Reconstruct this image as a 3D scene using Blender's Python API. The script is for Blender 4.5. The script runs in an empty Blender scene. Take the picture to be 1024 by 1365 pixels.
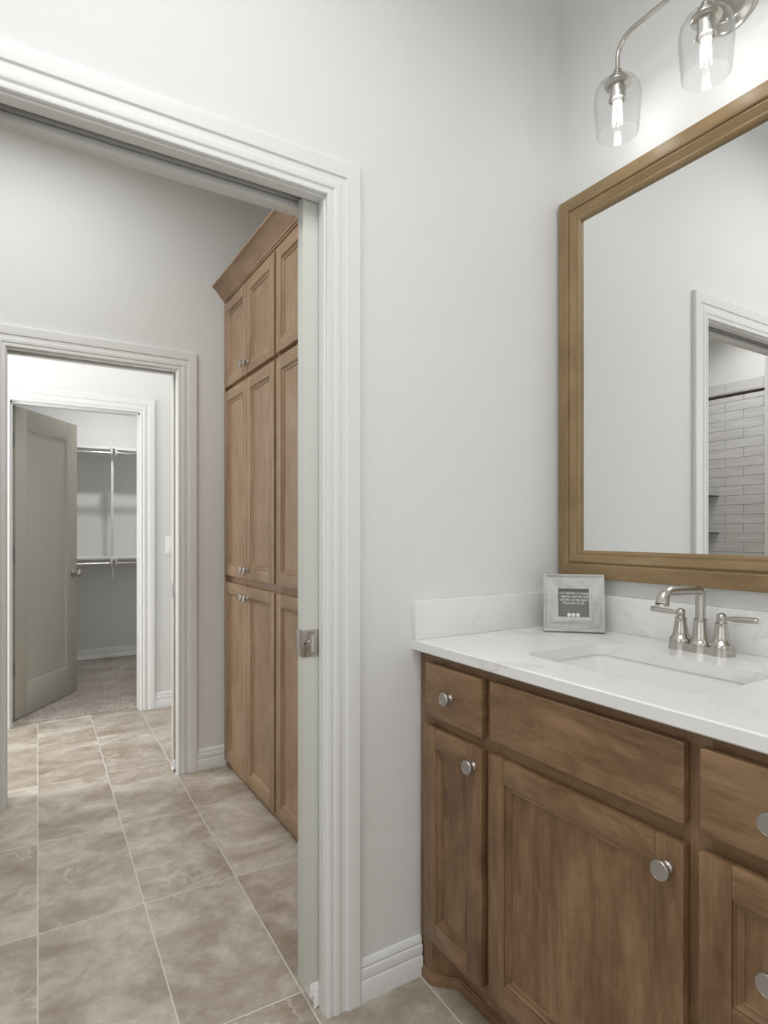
import bpy, bmesh, math, random
from mathutils import Vector, Matrix
random.seed(7)
R = math.radians
sc = bpy.context.scene
COL = sc.collection

# ---------------------------------------------------------------- camera
cam_d = bpy.data.cameras.new('camera'); cam = bpy.data.objects.new('camera', cam_d); COL.objects.link(cam)
cam.location = (0, 0, 1.22)
cam.rotation_euler = (R(90), 0, -R(31.5194))
cam_d.sensor_fit = 'HORIZONTAL'; cam_d.sensor_width = 36.0
cam_d.lens = 799.0 / 1024.0 * 36.0
cam_d.shift_y = 26.5 / 1024.0
cam_d.clip_start = 0.02
sc.camera = cam

# ---------------------------------------------------------------- world, lights, exposure
w = bpy.data.worlds.new('world'); sc.world = w; w.use_nodes = True
w.node_tree.nodes['Background'].inputs[0].default_value = (0.9, 0.95, 1.0, 1)
w.node_tree.nodes['Background'].inputs[1].default_value = 1.0
sc.view_settings.view_transform = 'Standard'
sc.view_settings.look = 'None'
sc.view_settings.exposure = 0.0
sc.view_settings.gamma = 1.0
sc.view_settings.use_curve_mapping = False
sc.cycles.transparent_max_bounces = 32
sc.cycles.max_bounces = 14
sc.cycles.diffuse_bounces = 7
sc.cycles.glossy_bounces = 6

def area(name, loc, size, power, rot=(0, 0, 0), col=(1, 0.97, 0.93), sy=None, spread=180):
    l = bpy.data.lights.new(name, 'AREA'); l.energy = power; l.color = col
    l.spread = R(spread); l.shape = 'RECTANGLE'; l.size = size; l.size_y = sy or size
    o = bpy.data.objects.new(name, l); COL.objects.link(o); o.location = loc; o.rotation_euler = rot
    return o
def point(name, loc, power, rad, col=(1, 0.95, 0.88)):
    l = bpy.data.lights.new(name, 'POINT'); l.energy = power; l.color = col; l.shadow_soft_size = rad
    o = bpy.data.objects.new(name, l); COL.objects.link(o); o.location = loc
    return o
area('bath_ceiling_fill', (0.10, 0.25, 3.03), 1.1, 23.5, col=(0.985, 0.995, 1.0), spread=165)  # unseen soft panel, added as general fill for the bathroom
area('bath_left_fill', (-1.57, 0.35, 1.55), 1.3, 9, rot=(R(90), 0, R(-90)), col=(0.98, 1.0, 1.0), sy=1.6)  # unseen source, added to light the vanity fronts from the left
area('bath_rear_fill', (-0.2, -1.27, 1.30), 1.0, 8, rot=(R(90), 0, 0), col=(0.99, 1.0, 1.0), sy=2.0)  # unseen source behind the camera, added as soft fill
area('passage_ceiling_fill', (-0.1, 2.2, 3.03), 1.0, 17, col=(0.985, 1, 0.995), spread=172)  # unseen panel without a fixture, added to fill the passage
area('shower_ceiling_fill', (-1.6, 2.4, 3.03), 0.5, 8, col=(1, 1, 0.98), spread=140)  # added to brighten the mirrored tile, no lamp known there
area('hall_ceiling_fill', (0.2, 3.62, 3.03), 2.6, 9, col=(1, 1, 1), sy=0.5, spread=160)  # wide unseen panel, added to light the hall wall evenly
area('hall_left_fill', (-1.46, 3.80, 1.45), 0.9, 40, rot=(R(90), 0, R(-90)), col=(1, 1, 1), sy=2.2)  # unseen side source, added to spread light along the hall wall
area('closet_ceiling_light', (0.80, 5.40, 2.72), 0.09, 14, col=(1, 1, 0.98))
for yy in (1.062, 0.815, 0.568):
    point('vanity_bulb_light', (1.40, yy, 2.362), 0.27, 0.009, (1, 0.985, 0.96))

# ---------------------------------------------------------------- materials
def nodes(name):
    m = bpy.data.materials.new(name); m.use_nodes = True
    nt = m.node_tree; return m, nt, nt.nodes['Principled BSDF']
def N(nt, t, **kw):
    n = nt.nodes.new(t)
    for k, v in kw.items(): setattr(n, k, v)
    return n
def setin(n, **kw):
    for k, v in kw.items():
        n.inputs[k.replace('_', ' ')].default_value = v
def c4(c): return (c[0], c[1], c[2], 1)
def flat(name, col, rough=0.5, metal=0.0, spec=0.5):
    m, nt, b = nodes(name)
    b.inputs['Base Color'].default_value = c4(col); b.inputs['Roughness'].default_value = rough
    b.inputs['Metallic'].default_value = metal; b.inputs['Specular IOR Level'].default_value = spec
    return m
def mathn(nt, op, a, b=None, c=None):
    n = N(nt, 'ShaderNodeMath', operation=op)
    for i, v in enumerate((a, b, c)):
        if v is None: continue
        if isinstance(v, (int, float)): n.inputs[i].default_value = v
        else: nt.links.new(v, n.inputs[i])
    return n.outputs[0]
def noise(nt, vec, scale, detail=4, rough=0.5, dist=0.0):
    n = N(nt, 'ShaderNodeTexNoise'); n.inputs['Scale'].default_value = scale
    n.inputs['Detail'].default_value = detail; n.inputs['Roughness'].default_value = rough
    n.inputs['Distortion'].default_value = dist
    if vec is not None: nt.links.new(vec, n.inputs['Vector'])
    return n.outputs['Fac']
def mixc(nt, fac, a, b, mode='MIX'):
    n = N(nt, 'ShaderNodeMix', data_type='RGBA', blend_type=mode)
    for s, v in (('Factor', fac),):
        if isinstance(v, (int, float)): n.inputs[0].default_value = v
        else: nt.links.new(v, n.inputs[0])
    for i, v in ((6, a), (7, b)):
        if isinstance(v, tuple): n.inputs[i].default_value = c4(v)
        else: nt.links.new(v, n.inputs[i])
    return n.outputs[2]
def ramp(nt, fac, stops):
    n = N(nt, 'ShaderNodeValToRGB'); nt.links.new(fac, n.inputs[0])
    e = n.color_ramp.elements
    while len(e) < len(stops): e.new(0.5)
    for i, (p, v) in enumerate(stops):
        e[i].position = p; e[i].color = c4(v) if isinstance(v, tuple) else (v, v, v, 1)
    return n.outputs[0]
def bump(nt, b, h, strength, dist):
    n = N(nt, 'ShaderNodeBump'); n.inputs['Strength'].default_value = strength; n.inputs['Distance'].default_value = dist
    nt.links.new(h, n.inputs['Height']); nt.links.new(n.outputs[0], b.inputs['Normal'])
def objco(nt, rnd=True, scale=(1, 1, 1)):
    tc = N(nt, 'ShaderNodeTexCoord'); v = tc.outputs['Object']
    if rnd:
        oi = N(nt, 'ShaderNodeObjectInfo')
        a = N(nt, 'ShaderNodeVectorMath', operation='MULTIPLY_ADD')
        cx = N(nt, 'ShaderNodeCombineXYZ')
        for i in range(3): nt.links.new(oi.outputs['Random'], cx.inputs[i])
        nt.links.new(cx.outputs[0], a.inputs[0]); a.inputs[1].default_value = (13.1, 7.7, 17.3)
        nt.links.new(v, a.inputs[2]); v = a.outputs[0]
    mp = N(nt, 'ShaderNodeVectorMath', operation='MULTIPLY'); nt.links.new(v, mp.inputs[0]); mp.inputs[1].default_value = scale
    return mp.outputs[0]

def wall_paint(name, col):
    m, nt, b = nodes(name)
    g = N(nt, 'ShaderNodeNewGeometry').outputs['Position']
    n1 = noise(nt, g, 26, 3, 0.5); n2 = noise(nt, g, 4.0, 3, 0.55, 0.6)
    h = mathn(nt, 'ADD', mathn(nt, 'MULTIPLY', n1, 0.35), mathn(nt, 'MULTIPLY', mathn(nt, 'SMOOTH_MIN', n2, 0.53, 0.03), 2.0))
    bump(nt, b, h, 0.42, 0.006)
    b.inputs['Base Color'].default_value = c4(col); b.inputs['Roughness'].default_value = 0.6
    b.inputs['Specular IOR Level'].default_value = 0.3
    return m
M = {}
M['wall'] = wall_paint('wall_paint', (0.735, 0.738, 0.730))
M['ceiling'] = flat('ceiling_paint', (0.80, 0.80, 0.785), 0.8, spec=0.2)
M['trim'] = flat('white_trim_paint', (0.755, 0.758, 0.75), 0.38)
M['pocket'] = flat('pale_grey_door_paint', (0.60, 0.605, 0.565), 0.42)
M['greige'] = flat('greige_door_paint', (0.43, 0.405, 0.358), 0.42)
M['black'] = flat('dark_slot', (0.03, 0.028, 0.025), 0.8)
M['nickel'] = flat('brushed_nickel', (0.53, 0.505, 0.465), 0.28, 1.0)
M['nickel_dark'] = flat('satin_nickel_knob', (0.50, 0.48, 0.46), 0.38, 1.0)
M['hinge'] = flat('satin_hinge_metal', (0.36, 0.34, 0.31), 0.6, 0.6)
M['chrome'] = flat('polished_steel_rod', (0.75, 0.74, 0.71), 0.18, 1.0)
M['bronze'] = flat('dark_bronze', (0.10, 0.09, 0.08), 0.4, 1.0)
M['porcelain'] = flat('white_porcelain', (0.82, 0.82, 0.80), 0.12)
M['shelf'] = flat('white_shelf_paint', (0.78, 0.78, 0.765), 0.5)
M['plastic'] = flat('white_plastic', (0.85, 0.85, 0.84), 0.3)
M['card'] = flat('charcoal_card', (0.165, 0.158, 0.15), 0.5)
M['ink'] = flat('white_ink', (0.85, 0.85, 0.83), 0.6)
M['mirror'] = flat('mirror_silver', (0.90, 0.905, 0.90), 0.0, 1.0)

def wood(name, dark, mid, light, axis, rough=0.36):
    m, nt, b = nodes(name)
    # grain runs along `axis` (1 = horizontal along Y, 2 = vertical along Z)
    s_lo = [10.0, 10.0, 10.0]; s_hi = [150.0, 150.0, 150.0]; s_c = [45.0, 45.0, 45.0]; s_b = [5.0, 5.0, 5.0]
    s_lo[axis] = 1.5; s_hi[axis] = 7.0; s_c[axis] = 9.0; s_b[axis] = 3.0
    v1, v2, v3, v4 = (objco(nt, True, tuple(q)) for q in (s_lo, s_hi, s_b, s_c))
    a = noise(nt, v1, 1.0, 5, 0.6, 2.4); f = noise(nt, v2, 1.0, 3, 0.65, 0.3)
    bl = noise(nt, v3, 1.0, 6, 0.68, 1.2); cu = noise(nt, v4, 1.0, 3, 0.6, 0.8)
    t = mathn(nt, 'ADD', mathn(nt, 'MULTIPLY', a, 0.28), mathn(nt, 'MULTIPLY', bl, 0.42))
    t = mathn(nt, 'ADD', t, mathn(nt, 'ADD', mathn(nt, 'MULTIPLY', f, 0.13), mathn(nt, 'MULTIPLY', cu, 0.17)))
    col = ramp(nt, t, [(0.38, dark), (0.50, mid), (0.62, light)])
    nt.links.new(col, b.inputs['Base Color'])
    nt.links.new(mathn(nt, 'MULTIPLY_ADD', f, 0.12, rough - 0.05), b.inputs['Roughness'])
    bump(nt, b, f, 0.12, 0.001)
    return m
vd = ((0.108, 0.055, 0.025), (0.190, 0.109, 0.054), (0.295, 0.182, 0.098))
M['wood_v'] = wood('stained_maple_upright_grain', *vd, 2)
M['wood_h'] = wood('stained_maple_level_grain', *vd, 1)
ld = ((0.265, 0.160, 0.086), (0.340, 0.220, 0.130), (0.415, 0.285, 0.178))
M['linen_v'] = wood('light_maple_upright_grain', *ld, 2, 0.33)
M['linen_h'] = wood('light_maple_level_grain', *ld, 1, 0.33)
md = ((0.190, 0.122, 0.052), (0.245, 0.162, 0.075), (0.300, 0.208, 0.105))
M['gold_h'] = wood('golden_wood_level_grain', *md, 1, 0.42)
M['gold_v'] = wood('golden_wood_upright_grain', *md, 2, 0.42)
gd = ((0.28, 0.28, 0.265), (0.52, 0.52, 0.50), (0.64, 0.64, 0.62))
M['gray_h'] = wood('whitewashed_wood_level', *gd, 0, 0.7)
M['gray_v'] = wood('whitewashed_wood_upright', *gd, 2, 0.7)

def floor_tile():
    m, nt, b = nodes('stone_look_floor_tile')
    g = N(nt, 'ShaderNodeNewGeometry').outputs['Position']
    sp = N(nt, 'ShaderNodeSeparateXYZ'); nt.links.new(g, sp.inputs[0]); x, y = sp.outputs[0], sp.outputs[1]
    th = R(1.5); c, s = math.cos(th), math.sin(th)
    u = mathn(nt, 'ADD', mathn(nt, 'MULTIPLY', x, c), mathn(nt, 'MULTIPLY', y, -s))
    v = mathn(nt, 'ADD', mathn(nt, 'MULTIPLY', x, s), mathn(nt, 'MULTIPLY', y, c))
    TU, TV = 0.3035, 0.613
    un = mathn(nt, 'DIVIDE', u, TU); vn = mathn(nt, 'DIVIDE', mathn(nt, 'ADD', v, -1.4856), TV)
    fu, fv = mathn(nt, 'FRACT', un), mathn(nt, 'FRACT', vn)
    du = mathn(nt, 'MULTIPLY', mathn(nt, 'MINIMUM', fu, mathn(nt, 'SUBTRACT', 1.0, fu)), TU)
    dv = mathn(nt, 'MULTIPLY', mathn(nt, 'MINIMUM', fv, mathn(nt, 'SUBTRACT', 1.0, fv)), TV)
    d = mathn(nt, 'MINIMUM', du, dv)
    grout = mathn(nt, 'SUBTRACT', 1.0, mathn(nt, 'GREATER_THAN', d, 0.0019))
    cell = N(nt, 'ShaderNodeCombineXYZ')
    nt.links.new(mathn(nt, 'FLOOR', un), cell.inputs[0]); nt.links.new(mathn(nt, 'FLOOR', vn), cell.inputs[1])
    wn = N(nt, 'ShaderNodeTexWhiteNoise', noise_dimensions='3D'); nt.links.new(cell.outputs[0], wn.inputs['Vector'])
    off = N(nt, 'ShaderNodeVectorMath', operation='SCALE'); nt.links.new(wn.outputs['Color'], off.inputs[0]); off.inputs['Scale'].default_value = 9.0
    p = N(nt, 'ShaderNodeVectorMath', operation='ADD'); nt.links.new(g, p.inputs[0]); nt.links.new(off.outputs[0], p.inputs[1])
    pv = p.outputs[0]
    mp = N(nt, 'ShaderNodeMapping'); nt.links.new(pv, mp.inputs[0]); mp.inputs['Rotation'].default_value = (0, 0, R(25)); mp.inputs['Scale'].default_value = (1, 1.35, 1)
    n1 = noise(nt, mp.outputs[0], 3.6, 7, 0.62, 0.45)
    n2 = noise(nt, pv, 14, 6, 0.7, 0.5)
    t = mathn(nt, 'ADD', mathn(nt, 'MULTIPLY', n1, 0.70), mathn(nt, 'MULTIPLY', n2, 0.30))
    t = mathn(nt, 'ADD', t, mathn(nt, 'MULTIPLY', mathn(nt, 'SUBTRACT', wn.outputs['Value'], 0.5), 0.07))
    col = ramp(nt, t, [(0.37, (0.27, 0.222, 0.172)), (0.475, (0.360, 0.310, 0.255)), (0.55, (0.455, 0.405, 0.345)), (0.66, (0.60, 0.555, 0.49))])
    vv = noise(nt, mp.outputs[0], 3.2, 5, 0.6, 0.9)
    vein = mathn(nt, 'ABSOLUTE', mathn(nt, 'SUBTRACT', vv, 0.5))
    vm = ramp(nt, vein, [(0.0, 1.0), (0.008, 0.45), (0.022, 0.0)])
    gate = ramp(nt, noise(nt, pv, 4, 2), [(0.54, 0.0), (0.66, 0.8)])
    col = mixc(nt, mathn(nt, 'MULTIPLY', vm, gate), col, (0.60, 0.55, 0.48))
    col = mixc(nt, grout, col, (0.62, 0.585, 0.525))
    nt.links.new(col, b.inputs['Base Color'])
    nt.links.new(mathn(nt, 'MULTIPLY_ADD', grout, 0.4, 0.40), b.inputs['Roughness'])
    bump(nt, b, mathn(nt, 'ADD', mathn(nt, 'MULTIPLY', grout, -1.0), mathn(nt, 'MULTIPLY', n2, 0.15)), 0.4, 0.0015)
    return m
M['tile'] = floor_tile()

def shower_tile():
    m, nt, b = nodes('pale_grey_subway_tile')
    g = N(nt, 'ShaderNodeNewGeometry').outputs['Position']
    sp = N(nt, 'ShaderNodeSeparateXYZ'); nt.links.new(g, sp.inputs[0]); x, y, z = sp.outputs
    TU, TV = 0.303, 0.0787
    vn = mathn(nt, 'DIVIDE', mathn(nt, 'ADD', z, -1.21 + 100 * TV), TV)
    row = mathn(nt, 'FLOOR', vn)
    odd = mathn(nt, 'MODULO', row, 2.0)
    uu = mathn(nt, 'ADD', x, y)
    un = mathn(nt, 'ADD', mathn(nt, 'DIVIDE', mathn(nt, 'ADD', uu, 2.106 - 2.66 + 30 * TU), TU), mathn(nt, 'MULTIPLY', odd, 0.5))
    fu, fv = mathn(nt, 'FRACT', un), mathn(nt, 'FRACT', vn)
    du = mathn(nt, 'MULTIPLY', mathn(nt, 'MINIMUM', fu, mathn(nt, 'SUBTRACT', 1.0, fu)), TU)
    dv = mathn(nt, 'MULTIPLY', mathn(nt, 'MINIMUM', fv, mathn(nt, 'SUBTRACT', 1.0, fv)), TV)
    grout = mathn(nt, 'LESS_THAN', mathn(nt, 'MINIMUM', du, dv), 0.0022)
    st = N(nt, 'ShaderNodeVectorMath', operation='MULTIPLY'); nt.links.new(g, st.inputs[0]); st.inputs[1].default_value = (3, 3, 40)
    n = noise(nt, st.outputs[0], 1.0, 3, 0.5, 0.5)
    col = ramp(nt, n, [(0.35, (0.57, 0.565, 0.55)), (0.65, (0.66, 0.655, 0.64))])
    col = mixc(nt, grout, col, (0.27, 0.265, 0.255))
    nt.links.new(col, b.inputs['Base Color'])
    nt.links.new(mathn(nt, 'MULTIPLY_ADD', grout, 0.5, 0.25), b.inputs['Roughness'])
    return m
M['subway'] = shower_tile()

def quartz():
    m, nt, b = nodes('white_veined_quartz')
    g = objco(nt, False)
    mp = N(nt, 'ShaderNodeMapping'); nt.links.new(g, mp.inputs[0]); mp.inputs['Rotation'].default_value = (0.4, 0.3, R(35)); mp.inputs['Scale'].default_value = (1.5, 0.8, 1)
    v = mathn(nt, 'ABSOLUTE', mathn(nt, 'SUBTRACT', noise(nt, mp.outputs[0], 2.6, 6, 0.6, 1.1), 0.5))
    vm = ramp(nt, v, [(0.0, 1.0), (0.010, 0.4), (0.035, 0.0)])
    gate = ramp(nt, noise(nt, g, 3.2, 2), [(0.45, 0.0), (0.65, 1.0)])
    cl = ramp(nt, noise(nt, g, 4.0, 4), [(0.3, (0.755, 0.755, 0.745)), (0.7, (0.79, 0.79, 0.785))])
    col = mixc(nt, mathn(nt, 'MULTIPLY', mathn(nt, 'MULTIPLY', vm, gate), 0.6), cl, (0.56, 0.53, 0.48))
    nt.links.new(col, b.inputs['Base Color']); b.inputs['Roughness'].default_value = 0.22
    return m
M['quartz'] = quartz()

def carpet_mat():
    m, nt, b = nodes('grey_beige_carpet')
    g = N(nt, 'ShaderNodeNewGeometry').outputs['Position']
    n1 = noise(nt, g, 140, 3, 0.7); n2 = noise(nt, g, 3.5, 4, 0.6, 0.4)
    t = mathn(nt, 'ADD', mathn(nt, 'MULTIPLY', n1, 0.7), mathn(nt, 'MULTIPLY', n2, 0.3))
    nt.links.new(ramp(nt, t, [(0.34, (0.20, 0.17, 0.145)), (0.5, (0.36, 0.32, 0.285)), (0.66, (0.55, 0.51, 0.465))]), b.inputs['Base Color'])
    b.inputs['Roughness'].default_value = 0.95; b.inputs['Specular IOR Level'].default_value = 0.1
    bump(nt, b, n1, 0.9, 0.006)
    return m
M['carpet'] = carpet_mat()

def thin_glass(name, tint=(1, 1, 1), boost=1.0):
    m = bpy.data.materials.new(name); m.use_nodes = True; nt = m.node_tree; nt.nodes.clear()
    out = N(nt, 'ShaderNodeOutputMaterial'); tr = N(nt, 'ShaderNodeBsdfTransparent'); gl = N(nt, 'ShaderNodeBsdfGlossy')
    tr.inputs[0].default_value = c4(tint); gl.inputs['Roughness'].default_value = 0.02
    lw = N(nt, 'ShaderNodeLayerWeight'); lw.inputs[0].default_value = 0.5
    fz = mathn(nt, 'MULTIPLY_ADD', mathn(nt, 'POWER', lw.outputs['Facing'], 4.0), 0.80, 0.03)
    mx = N(nt, 'ShaderNodeMixShader')
    nt.links.new(mathn(nt, 'MULTIPLY', fz, boost), mx.inputs[0]); nt.links.new(tr.outputs[0], mx.inputs[1]); nt.links.new(gl.outputs[0], mx.inputs[2])
    nt.links.new(mx.outputs[0], out.inputs[0]); return m
M['glass'] = thin_glass('clear_shade_glass', (0.975, 0.98, 0.98), 0.9)
M['bulb'] = thin_glass('clear_bulb_glass', (1, 1, 1), 0.12)
M['shelf_glass'] = thin_glass('green_edged_shelf_glass', (0.35, 0.45, 0.43), 1.0)
def emit(name, col, s):
    m, nt, b = nodes(name); b.inputs['Base Color'].default_value = (0, 0, 0, 1)
    b.inputs['Emission Color'].default_value = c4(col); b.inputs['Emission Strength'].default_value = s; return m
M['filament'] = emit('glowing_filament', (1, 0.97, 0.93), 25)

# ---------------------------------------------------------------- mesh building
class MB:
    def __init__(s): s.bm = bmesh.new()
    def face(s, vs, mi=0):
        try:
            f = s.bm.faces.new(vs); f.material_index = mi; return f
        except ValueError: return None
    def box(s, x0, x1, y0, y1, z0, z1, bev=0.0, mi=0, seg=2):
        t = bmesh.new(); bmesh.ops.create_cube(t, size=1.0)
        for v in t.verts:
            v.co = Vector(((x0 + x1) / 2 + v.co.x * (x1 - x0), (y0 + y1) / 2 + v.co.y * (y1 - y0), (z0 + z1) / 2 + v.co.z * (z1 - z0)))
        if bev > 0: bmesh.ops.bevel(t, geom=list(t.edges), offset=bev, segments=seg, affect='EDGES', profile=0.6)
        s.merge(t, mi); return s
    def merge(s, t, mi=0, mat=None):
        m = {}
        for v in t.verts: m[v] = s.bm.verts.new(mat @ v.co if mat else v.co)
        for f in t.faces: s.face([m[v] for v in f.verts], mi)
        t.free()
    def lathe(s, prof, base=(0, 0, 0), axis='z', n=32, mi=0, cap=True, sx=1.0, sy=1.0):
        rings = []
        for (r, h) in prof:
            ring = []
            for i in range(n):
                a = 2 * math.pi * i / n; p = (r * math.cos(a) * sx, r * math.sin(a) * sy, h)
                if axis == 'x': p = (h, p[0], p[1])
                elif axis == '-x': p = (-h, p[0], p[1])
                elif axis == 'y': p = (p[0], h, p[1])
                elif axis == '-y': p = (p[0], -h, p[1])
                ring.append(s.bm.verts.new(Vector(base) + Vector(p)))
            rings.append(ring)
        for a, b in zip(rings, rings[1:]):
            for i in range(n): s.face([a[i], a[(i + 1) % n], b[(i + 1) % n], b[i]], mi)
        if cap: s.face(rings[0][::-1], mi); s.face(rings[-1], mi)
        return s
    def tube(s, pts, r, n=16, mi=0, cap=True):
        pts = [Vector(p) for p in pts]; rings = []
        rr = r if isinstance(r, (list, tuple)) else [r] * len(pts)
        up = None
        for i, p in enumerate(pts):
            d = (pts[min(i + 1, len(pts) - 1)] - pts[max(i - 1, 0)]).normalized()
            if up is None:
                up = Vector((0, 0, 1)) if abs(d.z) < 0.9 else Vector((0, 1, 0))
            u = (up - d * up.dot(d)).normalized(); v = d.cross(u); up = u
            rings.append([s.bm.verts.new(p + (u * math.cos(2 * math.pi * k / n) + v * math.sin(2 * math.pi * k / n)) * rr[i]) for k in range(n)])
        for a, b in zip(rings, rings[1:]):
            for i in range(n): s.face([a[i], a[(i + 1) % n], b[(i + 1) % n], b[i]], mi)
        if cap: s.face(rings[0][::-1], mi); s.face(rings[-1], mi)
        return s
    def prism(s, poly, f0, f1, mi=0):
        """poly: 2D outline; f0/f1 map a 2D point to 3D at the two ends"""
        a = [s.bm.verts.new(f0(*p)) for p in poly]; b = [s.bm.verts.new(f1(*p)) for p in poly]; n = len(poly)
        s.face(a[::-1], mi); s.face(b, mi)
        for i in range(n): s.face([a[i], a[(i + 1) % n], b[(i + 1) % n], b[i]], mi)
        return s
    def sweep(s, path, prof, closed, fmap, side=1, mats=None):
        """path of 2D points (inner edge); prof of (outward w, height h); mitred corners"""
        n = len(path); rings = []
        def nrm(a, b):
            d = Vector((b[0] - a[0], b[1] - a[1])).normalized(); return Vector((d.y, -d.x)) * side
        for i in range(n):
            ns = []
            if closed or i > 0: ns.append(nrm(path[i - 1], path[i]))
            if closed or i < n - 1: ns.append(nrm(path[i], path[(i + 1) % n]))
            m = ns[0] if len(ns) == 1 else (ns[0] + ns[1]) / (1 + ns[0].dot(ns[1]))
            rings.append([s.bm.verts.new(fmap(path[i][0] + m.x * wd, path[i][1] + m.y * wd, h)) for (wd, h) in prof])
        k = len(prof)
        for i in range(n if closed else n - 1):
            a, b = rings[i], rings[(i + 1) % n]
            for j in range(k): s.face([a[j], a[(j + 1) % k], b[(j + 1) % k], b[j]], mats[i] if mats else 0)
        if not closed: s.face(rings[0][::-1]); s.face(rings[-1])
        return s
    def build(s, name, mats, parent=None, world=True, ang=32):
        bm = s.bm
        bmesh.ops.recalc_face_normals(bm, faces=list(bm.faces))
        off = Vector((0, 0, 0))
        if parent is not None and world:
            q = parent
            while q is not None: off += Vector(q.location); q = q.parent
        if off.length > 0:
            for v in bm.verts: v.co -= off
        me = bpy.data.meshes.new(name); bm.to_mesh(me); bm.free()
        for m in (mats if isinstance(mats, (list, tuple)) else [mats]): me.materials.append(m)
        me.polygons.foreach_set('use_smooth', [True] * len(me.polygons)); me.set_sharp_from_angle(angle=R(ang))
        o = bpy.data.objects.new(name, me); COL.objects.link(o)
        if parent is not None: o.parent = parent
        return o

def tag(o, label, cat, group=None, kind=None):
    o['label'] = label; o['category'] = cat
    if group: o['group'] = group
    if kind: o['kind'] = kind
    return o
def thing(name, loc, label, cat, group=None, rz=0, kind=None):
    o = bpy.data.objects.new(name, None); COL.objects.link(o); o.location = loc; o.rotation_euler = (0, 0, rz)
    o.empty_display_size = 0.05
    return tag(o, label, cat, group, kind)
def S(name, mb, mat, label, cat):
    return tag(mb.build(name, mat), label, cat, kind='structure')
def arc(cx, cz, r, a0, a1, n):
    return [(cx + r * math.cos(R(a0 + (a1 - a0) * i / n)), cz + r * math.sin(R(a0 + (a1 - a0) * i / n))) for i in range(n + 1)]

# ================================================================= SETTING
CEIL = 3.05
S('floor', MB().box(-2.25, 2.5, -1.4, 4.44, -0.06, 0.0), M['tile'], 'grey beige stone-look tile floor running from the vanity through both openings', 'floor')
S('ceiling', MB().box(-2.25, 2.5, -1.4, 6.45, CEIL, CEIL + 0.06), M['ceiling'], 'plain white ceiling above the rooms', 'ceiling')

def skin(mb, x0, x1, y0, y1, ox0, ox1, oz):
    """a wall skin in plane y0..y1 with a door opening ox0..ox1 up to oz"""
    mb.box(x0, ox0, y0, y1, 0, CEIL); mb.box(ox1, x1, y0, y1, 0, CEIL); mb.box(ox0, ox1, y0, y1, oz, CEIL)
# bathroom shell
m = MB(); skin(m, -1.72, 1.525, 1.365, 1.397, -0.115, 0.676, 2.078); skin(m, -1.0, 1.525, 1.447, 1.485, -0.115, 0.676, 2.083)
m.box(-1.72, -0.115, 1.397, 1.447, 0, CEIL); m.box(-0.115, 1.525, 1.397, 1.447, 2.115, CEIL); m.box(1.44, 1.525, 1.397, 1.447, 0, 2.115)
S('wall_front', m, M['wall'], 'pale grey textured wall holding the near pocket door opening beside the vanity', 'wall')
S('wall_right', MB().box(1.525, 1.645, -1.3, 1.485, 0, CEIL), M['wall'], 'pale grey wall behind the framed mirror and vanity', 'wall')
S('wall_back', MB().box(-1.72, 1.645, -1.4, -1.3, 0, CEIL), M['wall'], 'pale grey bathroom wall behind the camera', 'wall')
S('wall_left', MB().box(-1.72, -1.6, -1.3, 1.365, 0, CEIL), M['wall'], 'pale grey bathroom wall left of the camera', 'wall')
# passage shell
m = MB(); skin(m, -2.2, 2.4, 3.12, 3.152, -0.055, 0.706, 2.048); skin(m, -2.2, 2.4, 3.208, 3.24, -0.055, 0.706, 2.052)
m.box(-2.2, -0.055, 3.152, 3.208, 0, CEIL); m.box(-0.055, 2.4, 3.152, 3.208, 2.085, CEIL); m.box(1.50, 2.4, 3.152, 3.208, 0, 2.085)
S('wall_passage', m, M['wall'], 'pale grey wall with the second pocket door opening, beside the tall linen cabinets', 'wall')
S('wall_linen', MB().box(1.545, 1.645, 1.485, 3.12, 0, CEIL), M['wall'], 'pale wall behind the tall linen cabinets', 'wall')
S('wall_partition', MB().box(-1.12, -1.0, 1.485, 1.957, 0, CEIL), M['wall'], 'short pale partition wall beside the shower alcove, seen in the mirror', 'wall')
S('wall_shower', MB().box(-2.2, -2.114, 1.365, 3.12, 0, CEIL).box(-2.2, -1.0, 1.365, 1.485, 0, CEIL), M['wall'], 'painted wall above the shower tile, seen in the mirror', 'wall')
S('wall_shower_tile', MB().box(-2.114, -2.106, 1.485, 3.112, 0, 2.469).box(-2.106, -1.25, 3.112, 3.12, 0, 2.469), M['subway'], 'pale grey stacked subway tile in the shower, seen in the mirror', 'wall')
# hall shell
m = MB(); skin(m, -1.5, 2.4, 4.375, 4.495, -0.052, 0.743, 2.052)
S('wall_hall', m, M['wall'], 'bright pale wall around the closet doorway with the light switch', 'wall')
S('wall_hall_left', MB().box(-1.6, -1.5, 3.24, 4.495, 0, CEIL), M['wall'], 'end wall of the hall on the left', 'wall')
S('wall_hall_right', MB().box(2.4, 2.5, 3.12, 4.495, 0, CEIL), M['wall'], 'end wall of the hall on the right', 'wall')
# closet shell
S('wall_closet_back', MB().box(-0.75, 2.0, 6.32, 6.42, 0, CEIL), M['wall'], 'pale closet back wall behind the shelves and rods', 'wall')
S('wall_closet_left', MB().box(-0.75, -0.65, 4.495, 6.32, 0, CEIL), M['wall'], 'left closet wall behind the open door', 'wall')
S('wall_closet_right', MB().box(1.9, 2.0, 4.495, 6.32, 0, CEIL), M['wall'], 'right closet wall out of sight past the doorway', 'wall')

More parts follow.
